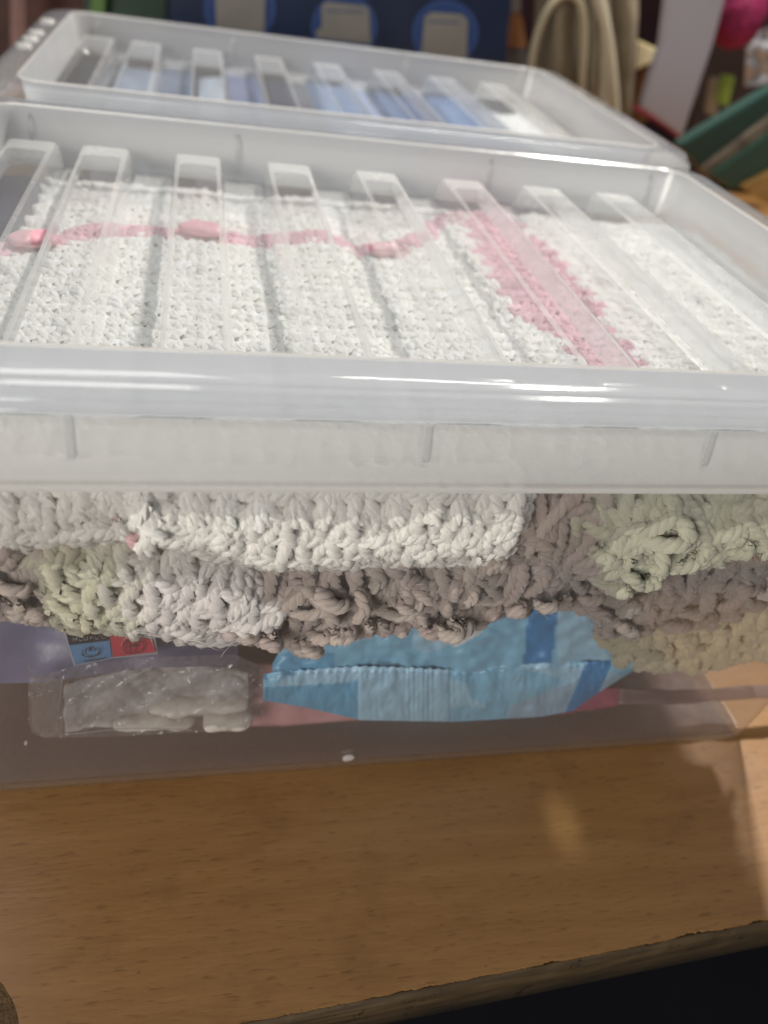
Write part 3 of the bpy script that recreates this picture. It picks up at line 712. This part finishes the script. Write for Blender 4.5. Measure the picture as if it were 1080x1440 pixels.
def yl(u, v, px, py):
    r = .0022 * (1 - abs(2 * v - 1) ** 2) * -1 + .0022 + .0006 * math.sin(px * .02) + .0012 * nz(px * .05, py * .05, 7) + .0007 * abs(nz(px * .11, py * .07, 3))
    if 505 < px < 632: r -= .0006
    if v > .80: r += .0005 * math.sin(v * 110)
    if 570 < px < 612: r += .00022 * math.sin(px * .95)
    return r
sheet('end_seal', outl(te, be, yl), 260, 30, wp, M_wipe, lambda u, v: wcol(370 + 538 * u, np.interp(370 + 538 * u, [p[0] for p in be], [p[1] for p in be]) * (1 - v) + v * 937, True) * (1.25 if v > .93 else 1))
bm = bmesh.new()
c = W(640, 975, y=.03); bmesh.ops.create_cube(bm, size=1, matrix=Matrix.Translation((c[0], .055, .036)) @ Matrix.Diagonal((.150, .080, .050, 1)))
bmesh.ops.bevel(bm, geom=bm.edges[:], offset=.014, segments=4, affect='EDGES'); bm_link('packet_body', bm, wp, simple('blue_film', (.2, .42, .58), .35, .5, 20, .2, .4, 60), True)

# lavender packet with label
lv = empty('lavender_packet', tuple(W(120, 960, y=.012)), 'lavender plastic packet with a blue and red label at the left of the box', 'packet')
M_lav = simple('lavender_film', (.17, .17, .27), .38, .5, 12, .18, .5, 40, bdist=.003)
sheet('film', outl([(-60, 855), (60, 872), (180, 885), (335, 905)], [(-60, 962), (60, 960), (130, 950), (200, 940), (335, 935)], lambda u, v, px, py: .010 + .010 * v + .0022 * nz(px * .012, py * .02, 2)), 60, 24, lv, M_lav)
Yl = .0095
def quadpx(name, pts, m, off=0, parent=lv, y=Yl):
    bm = bmesh.new(); a = [bm.verts.new(W(px, py, y=y - off)) for px, py in pts]; f = bm.faces.new(a)
    r = bmesh.ops.extrude_face_region(bm, geom=[f])
    for v in [g for g in r['geom'] if isinstance(g, bmesh.types.BMVert)]: v.co.y += .0003
    return bm_link(name, bm, parent, m)
M_blk = simple('print_black', (.012, .013, .022), .5, .4); M_bl = simple('print_blue', (.10, .23, .42), .45, .4, 200, .08); M_rd = simple('print_red', (.46, .045, .075), .45, .4, 200, .08); M_wt = simple('print_white', (.35, .35, .38), .5, .4)
quadpx('label_border', [(88, 884), (216, 884), (222, 920), (158, 926), (104, 937)], M_wt)
quadpx('label_header', [(90, 878), (152, 880), (154, 900), (97, 907)], M_blk, .0006)
quadpx('blue_panel', [(97, 908), (154, 901), (157, 925), (106, 935)], M_bl, .0006)
quadpx('red_panel', [(155, 900), (156, 890), (214, 900), (219, 917), (160, 924)], M_rd, .0006)
def strokes(name, lines, m, wpx=1.2, y=Yl - .0016, parent=lv):
    ac = Acc()
    for L in lines:
        P = np.array([W(px, py, y=y) for px, py in L]); P = spline(P, max(8, len(L) * 4)); d = np.linalg.norm(W(0, 900, y=y) - W(1, 900, y=y)) * wpx
        ac.add(*tubes(P[None], np.array([[0, -1., 0.05]]), d * .5, 5, [[0, 0, 0]], flat=.3))
    return ac.link(name, parent, m)
strokes('hand_icon', [[(117, 914), (116, 919), (121, 923), (132, 923), (138, 919), (141, 912)], [(121, 917), (122, 911)], [(126, 916), (127, 909), (129, 916)], [(133, 916), (135, 911)], [(115, 921), (127, 924), (140, 920)], [(118, 930), (128, 929), (138, 928), (148, 925)]], M_blk, 1.7)
strokes('box_icon', [[(174, 903), (177, 918), (199, 916), (201, 903), (188, 906), (174, 903)], [(178, 909), (196, 908)], [(183, 908), (184, 917)], [(192, 907), (191, 916)], [(176, 900), (188, 902), (198, 900)]], M_blk, 1.8)
strokes('header_lettering', [[(103, 902), (103, 897), (106, 900), (108, 896), (108, 901)], [(112, 897), (112, 901), (116, 900)], [(119, 896), (119, 900), (123, 899), (123, 895)], [(127, 899), (128, 895), (131, 898)], [(134, 895), (135, 899), (139, 898)], [(143, 894), (144, 898), (148, 897)]], M_wt, .8)

# clear bag with folded white cloths
def clear_film(name, tint=(.93, .93, .94), rough=.12, frost=.10, bump=1.0):
    return plastic(name, frost, tint=tint, body=(.6, .58, .57), rough=rough, bump=bump, scale=40, gl=1.0)
M_bag = clear_film('crinkled_bag_film', frost=.20, rough=.13, bump=.45)
cb = empty('clear_bag', tuple(W(200, 1035, y=.004)), 'crinkled clear plastic bag holding rolled white cloths, lower left of the box', 'bag')
sheet('bag_film', outl([(40, 935), (60, 950), (110, 935), (200, 925), (330, 920), (372, 940)], [(40, 1020), (60, 1038), (160, 1036), (270, 1030), (340, 1028), (372, 1000)],
      lambda u, v, px, py: .0030 + .0034 * nz(px * .016 + py * .02, py * .03, 3) + .0022 * abs(nz(px * .045 + py * .05, py * .05 - px * .02, 6)) + .0010 * abs(nz(px * .13, py * .12, 8))), 190, 80, cb, M_bag)
sheet('bag_seam', outl([(44, 952), (62, 951), (88, 955)], [(44, 1030), (60, 1037), (88, 1034)], lambda u, v, px, py: .0015 + .001 * u), 8, 12, cb, plastic('bag_seam_film', .30, body=(.55, .50, .46), rough=.2))
strokes('bag_fold', [[(88, 955), (84, 990), (80, 1025)], [(130, 990), (160, 972), (200, 945), (215, 936)], [(90, 1033), (130, 1029), (190, 1024), (270, 1027)]], plastic('fold_film', .5, body=(.6, .57, .55), rough=.1), 2.4, y=.002, parent=cb)
M_cloth = simple('white_muslin', (.76, .72, .64), .9, .2, 60, .12, .4, 300, bdist=.001)
def lump(name, pts, rad, m, lab=None, cat=None, parent=None, y=.012, flat=.7, grp=None):
    P = np.array([W(px, py, y=y) for px, py in pts]); P = spline(P, 26); n_ = len(P)
    k = np.sin(np.linspace(0.04, math.pi - .04, n_)) ** .35
    k *= 1 + .08 * np.sin(np.linspace(0, 9, n_))
    V, F, U, C_ = tubes(P[None], np.array([[0, -.3, 1.]]), (rad * k)[None], 18, [[1, 1, 1]], flat=flat)
    V = V + np.array([[.0008 * nz(*(v * 150)) for _ in range(3)] for v in V])
    me = mesh_arrays(name, V, F, U, C_); bm = bmesh.new(); bm.from_mesh(me); bmesh.ops.remove_doubles(bm, verts=bm.verts, dist=1e-5)
    bmesh.ops.holes_fill(bm, edges=[e for e in bm.edges if e.is_boundary]); bm.to_mesh(me); bm.free()
    o = link(name, me, parent, m)
    if cat: tag(o, lab, cat, grp)
    return o
g_ = 'rolled white cloths in the clear bag'
lump('rolled_cloth', [(212, 997), (280, 992), (350, 988)], .0050, M_cloth, 'longer rolled white cloth, upper one at the right end of the clear bag', 'cloth', grp=g_, y=.010)
lump('rolled_cloth', [(286, 1013), (320, 1011), (355, 1009)], .0062, M_cloth, 'short plump rolled white cloth, lower right in the clear bag', 'cloth', grp=g_, y=.009)
lump('rolled_cloth', [(160, 1020), (215, 1015), (272, 1016)], .0042, M_cloth, 'thin rolled white cloth beside the plump one, lower middle of the clear bag', 'cloth', grp=g_, y=.009)
M_gm = simple('grey_muslin', (.46, .44, .43), .9, .2, 60, .2, .6, 200, bdist=.002)
o = sheet('folded_cloth', outl([(92, 962), (180, 940), (260, 930), (350, 945)], [(92, 1026), (160, 1020), (260, 1008), (350, 992)], lambda u, v, px, py: .013 + .004 * nz(px * .02 + py * .03, py * .03, 3) + .0015 * nz(px * .06 - py * .06, py * .05, 6)), 60, 24, None, M_gm, thick=.003); tag(o, 'flat greyish cloth along the back of the clear bag', 'cloth')
# pink packets behind
M_pk = simple('pink_film', (.50, .27, .27), .35, .5, 30, .15, .5, 60, bdist=.002)
o = sheet('pink_packet', outl([(335, 930), (400, 935), (530, 960)], [(335, 1018), (400, 1018), (530, 1008)], lambda u, v, px, py: .0150 + .006 * v + .002 * nz(px * .03, py * .05, 3)), 40, 20, None, M_pk, thick=.003)
tag(o, 'pale pink plastic packet peeking out under the left end of the wipes', 'packet')
M_mr = simple('maroon_film', (.27, .07, .10), .3, .6, 30, .2, .5, 60, bdist=.002)
o = sheet('maroon_packet', outl([(790, 990), (815, 975), (850, 966), (905, 968)], [(790, 1002), (815, 1000), (860, 992), (905, 986)], lambda u, v, px, py: .0130 + .006 * v + .0012 * nz(px * .03, py * .05, 3)), 50, 16, None, M_mr, thick=.003)
tag(o, 'dark pink plastic packet lying low at the right of the box', 'packet')
o = sheet('grey_pink_packet', outl([(870, 968), (960, 972), (1060, 965), (1130, 962)], [(900, 990), (960, 988), (1060, 982), (1130, 978)], lambda u, v, px, py: .0120 + .006 * v + .0012 * nz(px * .03, py * .05, 3)), 40, 12, None, simple('greyish_pink_film', (.22, .155, .15), .35, .5, 30, .15, .4, 60), thick=.003)
tag(o, 'greyish pink packet edge at the right end of the box floor', 'packet')
# navy cloth at the left end of the front box
def pad(name, x0, x1, y0, y1, z0, z1, m, lab, cat, grp=None, tilt=0, bev=.006):
    bm = bmesh.new(); bmesh.ops.create_grid(bm, x_segments=14, y_segments=22, size=.5)
    r = bmesh.ops.extrude_face_region(bm, geom=bm.faces[:]); 
    tv = [g for g in r['geom'] if isinstance(g, bmesh.types.BMVert)]
    for v in bm.verts:
        top = v in tv
        u, w_ = v.co.x, v.co.y; e = min(.5 - abs(u), .5 - abs(w_))
        rnd = bev * max(0, 1 - e / .12) ** 2
        x = x0 + (x1 - x0) * (u + .5); y = y0 + (y1 - y0) * (w_ + .5)
        z = (z1 - rnd + .0025 * nz(x * 40, y * 40, z1 * 50) + .0015 * nz(x * 110, y * 60, 3) + tilt * u) if top else z0
        v.co = (x, y, z)
    o = bm_link(name, bm, None, m, True); tag(o, lab, cat, grp); return o
def cloth(n_, c, s=300): return simple(n_, c, .85, .25, 140, .15, .5, s, bdist=.001)
pad('folded_cloth', -.196, -.157, .06, .256, .10, .1815, cloth('navy_cloth', (.018, .026, .055)), 'dark navy folded cloth at the left end of the front box', 'cloth')

# ------------------------------------------------------------------ clothes in the rear box
g_ = 'folded baby clothes in the rear box'
oy = .3075
for x0, x1, y0, y1, z1, c, lab in [
    (-.182, -.158, .03, .225, .180, (.014, .018, .032), 'charcoal folded garment at the far left of the rear box'),
    (-.156, -.122, .03, .232, .176, (.30, .37, .48), 'pale blue folded garment next to the charcoal one in the rear box'),
    (-.121, -.094, .06, .212, .178, (.05, .095, .19), 'mid blue folded garment in the rear box, left of centre'),
    (-.092, -.070, .03, .230, .175, (.45, .52, .62), 'greyish pale blue folded garment between two darker blue ones'),
    (-.069, -.040, .03, .222, .181, (.06, .10, .25), 'periwinkle blue wrinkled garment in the rear box'),
    (-.039, -.005, .03, .218, .178, (.02, .035, .075), 'dark slate blue folded garment right of the periwinkle one'),
    (-.003, .050, .03, .226, .181, (.20, .29, .47), 'light blue patterned garment near the middle of the rear box'),
    (.052, .095, .03, .215, .179, (.055, .11, .26), 'strong blue folded garment right of the middle of the rear box'),
    (.097, .138, .03, .200, .181, (.12, .20, .38), 'soft blue folded garment near the right of the rear box')]:
    pad('folded_garment', x0 + .008, x1 + .008, y0 + oy, .259 + oy, .09, z1 + .004, cloth('cloth', c), lab, 'garment', g_)
pad('folded_towel', .155, .222, .02 + oy, .259 + oy, .09, .178, cloth('white_cloth', (.70, .70, .68)), 'white folded towel at the right end of the rear box', 'towel')
pad('folded_blanket', -.165, .188, .03 + oy, .232 + oy, .012, .085, cloth('grey_cloth', (.55, .57, .60)), 'pale grey folded blanket at the bottom of the rear box', 'blanket')

# ------------------------------------------------------------------ things behind the boxes
def slab(name, pts, y, dep, m, lab=None, cat=None, parent=None, bev=.002, zmin=None):
    """a solid whose face outline is given by image points at distance y, extruded away from the viewer"""
    bm = bmesh.new(); P = [W(px, py, y=y) for px, py in pts]
    if zmin is not None: P = [np.array([p[0], p[1], max(p[2], zmin)]) for p in P]
    a = [bm.verts.new(p) for p in P]; f = bm.faces.new(a)
    r = bmesh.ops.extrude_face_region(bm, geom=[f])
    for v in [g for g in r['geom'] if isinstance(g, bmesh.types.BMVert)]: v.co.y += dep
    if bev: bmesh.ops.bevel(bm, geom=bm.edges[:], offset=bev, segments=2, affect='EDGES')
    o = bm_link(name, bm, parent, m)
    if cat: tag(o, lab, cat)
    return o
# carton with jars
Yc = .74
ct = empty('carton', tuple(W(470, 60, y=Yc)), 'navy blue carton printed with three jars in blue rings behind the boxes', 'carton')
slab('carton_body', [(238, -60), (722, -30), (702, 190), (236, 190)], Yc, .12, simple('navy_card', (.003, .012, .045), .35, .5, 5, .5), parent=ct)
M_ring = simple('print_ring_blue', (.03, .075, .24), .4, .5); M_jar = simple('print_jar_grey', (.20, .20, .185), .5, .4, 30, .1); M_in = simple('print_inner_blue', (.012, .045, .17), .4, .5)
def ring(cx, cy_, r0, r1, m, y, name):
    ac = bmesh.new(); a = []; b = []
    for i in range(40):
        t = i / 40 * math.tau
        a.append(ac.verts.new(W(cx + r0 * math.cos(t), cy_ + r0 * math.sin(t), y=y))); b.append(ac.verts.new(W(cx + r1 * math.cos(t), cy_ + r1 * math.sin(t), y=y)))
    for i in range(40): ac.faces.new((a[i], b[i], b[(i + 1) % 40], a[(i + 1) % 40]))
    return bm_link(name, ac, ct, m)
def flat(name, pts, y, m, parent=ct):
    bm = bmesh.new(); bm.faces.new([bm.verts.new(W(px, py, y=y)) for px, py in pts]); return bm_link(name, bm, parent, m)
for cx, cy_, R0, jar in [(337, 12, 50, [(302, -40), (374, -40), (372, 40), (370, 46), (304, 38)]), (484, 38, 46, [(452, 8), (458, 2), (514, 8), (519, 14), (522, 62), (446, 54), (444, 44), (452, 38)]), (626, 46, 46, [(597, 24), (606, 17), (650, 20), (658, 28), (656, 84), (592, 78)])]:
    ring(cx, cy_, R0 - 4, R0, M_ring, Yc - .0020, 'printed_ring'); ring(cx, cy_, 1, R0 - 4, M_in, Yc - .0010, 'printed_disc'); flat('printed_jar', jar, Yc - .0030, M_jar)
    x0 = jar[0][0] + 6; x1 = jar[1][0] if jar[1][0] > x0 + 20 else jar[2][0]
    flat('jar_lid_line', [(x0, jar[1][1] + 12), (x1 - 4, jar[1][1] + 14), (x1 - 4, jar[1][1] + 16), (x0, jar[1][1] + 14)], Yc - .0036, M_in)
# left background: greenish bottles and a post
slab('green_tin', [(118, -60), (236, -50), (234, 60), (116, 50)], .80, .08, simple('dark_green', (.008, .035, .018), .4, .5, 12, .6), 'dark green tin behind the left of the rear box', 'tin')
slab('green_leaf', [(134, -40), (150, -40), (146, 40), (122, 40)], .785, .006, simple('leaf_green', (.07, .16, .03), .5, .5, 40, .3), 'narrow lime green strip in front of the dark green tin', 'strip', bev=.001)
slab('post', [(13, -60), (30, -60), (32, 120), (15, 120)], .84, .02, simple('pinkish_wood', (.22, .13, .12), .6, .4, 30, .2), 'slim pinkish upright post at the far left', 'post')
slab('dark_crate', [(-60, -60), (118, -60), (112, 110), (-60, 110)], .92, .10, simple('dark_red_brown', (.05, .018, .014), .6, .4, 14, .5), 'dark reddish brown crate at the far left behind the post', 'crate')
# right background
br = empty('paint_brush', tuple(W(722, 90, y=.80)), 'upright brush with an orange wooden handle beside the navy carton', 'brush')
slab('handle', [(716, 18), (734, 18), (742, 68), (708, 68)], .80, .012, simple('orange_wood', (.36, .17, .07), .5, .4, 40, .15), parent=br)
slab('ferrule', [(718, -30), (732, -30), (734, 18), (716, 18)], .80, .010, simple('ferrule_grey', (.30, .28, .27), .4, .6), parent=br)
slab('bristles', [(708, 68), (742, 68), (744, 130), (706, 130)], .80, .012, simple('grey_bristle', (.14, .14, .14), .8, .3, 60, .2), parent=br)
# rolled beige mat
rm = empty('beige_bag', tuple(W(800, 120, y=.78)), 'beige canvas bag with long folds standing behind the rear box', 'bag')
M_can = simple('canvas', (.20, .17, .12), .85, .25, 25, .2, .5, 500)
def drape(u, v):
    px = 742 + (884 - 742) * u + 12 * math.sin(v * 2.2); py = 150 + 40 * u - 250 * v
    return W(px, py, y=.78 + .045 * (1 - math.sin(math.pi * u) ** .5) + .012 * math.sin(u * 17 + v * 1.5) + .005 * nz(u * 9, v * 5, 2))
sheet('canvas_side', drape, 70, 40, rm, M_can, thick=.003)
pts = [(748, 190), (745, 110), (755, 50), (775, 8), (800, -8), (818, 10), (822, 60), (818, 130), (822, 210)]
P = np.array([W(px, py, y=.762) for px, py in pts]); P = spline(P, 50)
V, F, U, C_ = tubes(P[None], np.array([[0, -1., .1]]), .0042, 10, [[1, 1, 1]]); link('canvas_piping', mesh_arrays('canvas_piping', V, F, U, C_), rm, simple('piping', (.34, .30, .21), .8, .3))
pts = [(830, -40), (852, 40), (862, 120), (866, 200)]
P = spline(np.array([W(px, py, y=.765) for px, py in pts]), 30); V, F, U, C_ = tubes(P[None], np.array([[0, -1., .1]]), .006, 10, [[1, 1, 1]]); link('canvas_piping', mesh_arrays('canvas_piping', V, F, U, C_), rm, simple('piping_light', (.42, .38, .29), .8, .3))
bk = slab('cream_book', [(868, 50), (895, 55), (927, 70), (925, 84), (880, 106), (868, 106)], .86, .03, simple('cream_paper', (.85, .78, .52), .7, .3), 'cream paperback with yellow edge wedged behind the beige bag', 'book')
slab('brown_box', [(868, 112), (930, 78), (944, 90), (912, 170), (868, 200)], .88, .06, simple('brown_card', (.11, .055, .022), .7, .3, 20, .3), 'small brown box below the cream paperback', 'box')
slab('white_board', [(944, -60), (1036, -60), (1004, 60), (960, 192), (902, 150), (930, 60)], .80, .012, simple('grey_white_board', (.36, .35, .40), .5, .4, 4, .08), 'pale grey upright board leaning between the bag and the pink ball', 'board')
P = spline(np.array([W(px, py, y=.86) for px, py in [(870, 140), (893, 152), (925, 170), (950, 188), (975, 212)]]), 30)
V, F, U, C_ = tubes(P[None], np.array([[0, -1., .1]]), .0022, 10, [[1, 1, 1]])
tag(link('crimson_cord', mesh_arrays('crimson_cord', V, F, U, C_), None, simple('crimson', (.20, .010, .04), .5, .4)), 'crimson cord running behind the right corner of the rear box', 'cord')
bm = bmesh.new(); c = W(1040, 18, y=.92); bmesh.ops.create_icosphere(bm, subdivisions=4, radius=.034, matrix=Matrix.Translation(c) @ Matrix.Diagonal((1, 1, 1.25, 1)))
for v in bm.verts: v.co += (v.co - Vector(c)) * .06 * noise.noise(v.co * 60)
tag(bm_link('yarn_ball', bm, None, simple('magenta_wool', (.22, .015, .07), .8, .3, 90, .35, .8, 150, bdist=.003), True), 'magenta ball of yarn at the top right corner', 'yarn ball')
slab('shelf_back', [(1000, -60), (1200, -60), (1200, 260), (960, 260)], 1.05, .05, simple('dark_brown_shelf', (.030, .018, .016), .7, .3, 14, .6), 'dark brown shelf unit behind the right side', 'shelf')
slab('green_packet', [(1018, 105), (1034, 108), (1024, 150), (1010, 145)], .93, .01, simple('lime', (.20, .30, .05), .5, .4, 30, .2), 'small lime green packet under the magenta yarn ball', 'packet', bev=.001)
slab('grey_packet', [(1002, 110), (1017, 112), (1008, 165), (994, 160)], .94, .01, simple('beige_grey', (.28, .25, .20), .6, .4, 30, .2), 'narrow beige packet left of the lime green one', 'packet', bev=.001)
sheet_m = simple('crumpled_silver', (.35, .35, .37), .3, .6, 30, .4, .8, 60, metal=.6, bdist=.004)
o = sheet('silver_pouch', outl([(1048, 55), (1100, 30), (1160, 30)], [(1030, 125), (1090, 115), (1160, 110)], lambda u, v, px, py: .95 + .015 * nz(px * .05, py * .05, 3)), 24, 24, None, sheet_m, thick=.002); tag(o, 'crumpled silver pouch below the magenta yarn ball', 'pouch')
slab('green_tray', [(956, 205), (1100, 118), (1100, 150), (985, 235)], .66, .02, simple('teal_plastic', (.018, .055, .045), .45, .5, 8, .15), 'dark teal tray edge crossing behind the right corner', 'tray')
slab('grey_bag', [(985, 236), (1100, 150), (1130, 175), (1040, 225), (1000, 255)], .655, .02, simple('grey_brown', (.17, .15, .12), .7, .3, 40, .45), 'grey brown cloth lying between the two teal trays', 'cloth')
slab('green_tray', [(1000, 245), (1110, 168), (1130, 215), (1062, 258), (1030, 268)], .650, .02, simple('teal_plastic_light', (.03, .078, .06), .45, .5, 8, .15), 'lighter teal tray, lower one right of the front lid corner', 'tray')
slab('yellow_book', [(1040, 262), (1110, 226), (1160, 250), (1100, 300)], .645, .02, simple('yellow_cover', (.38, .25, .09), .6, .4, 30, .3), 'yellow and cream booklet at the right edge below the trays', 'booklet')
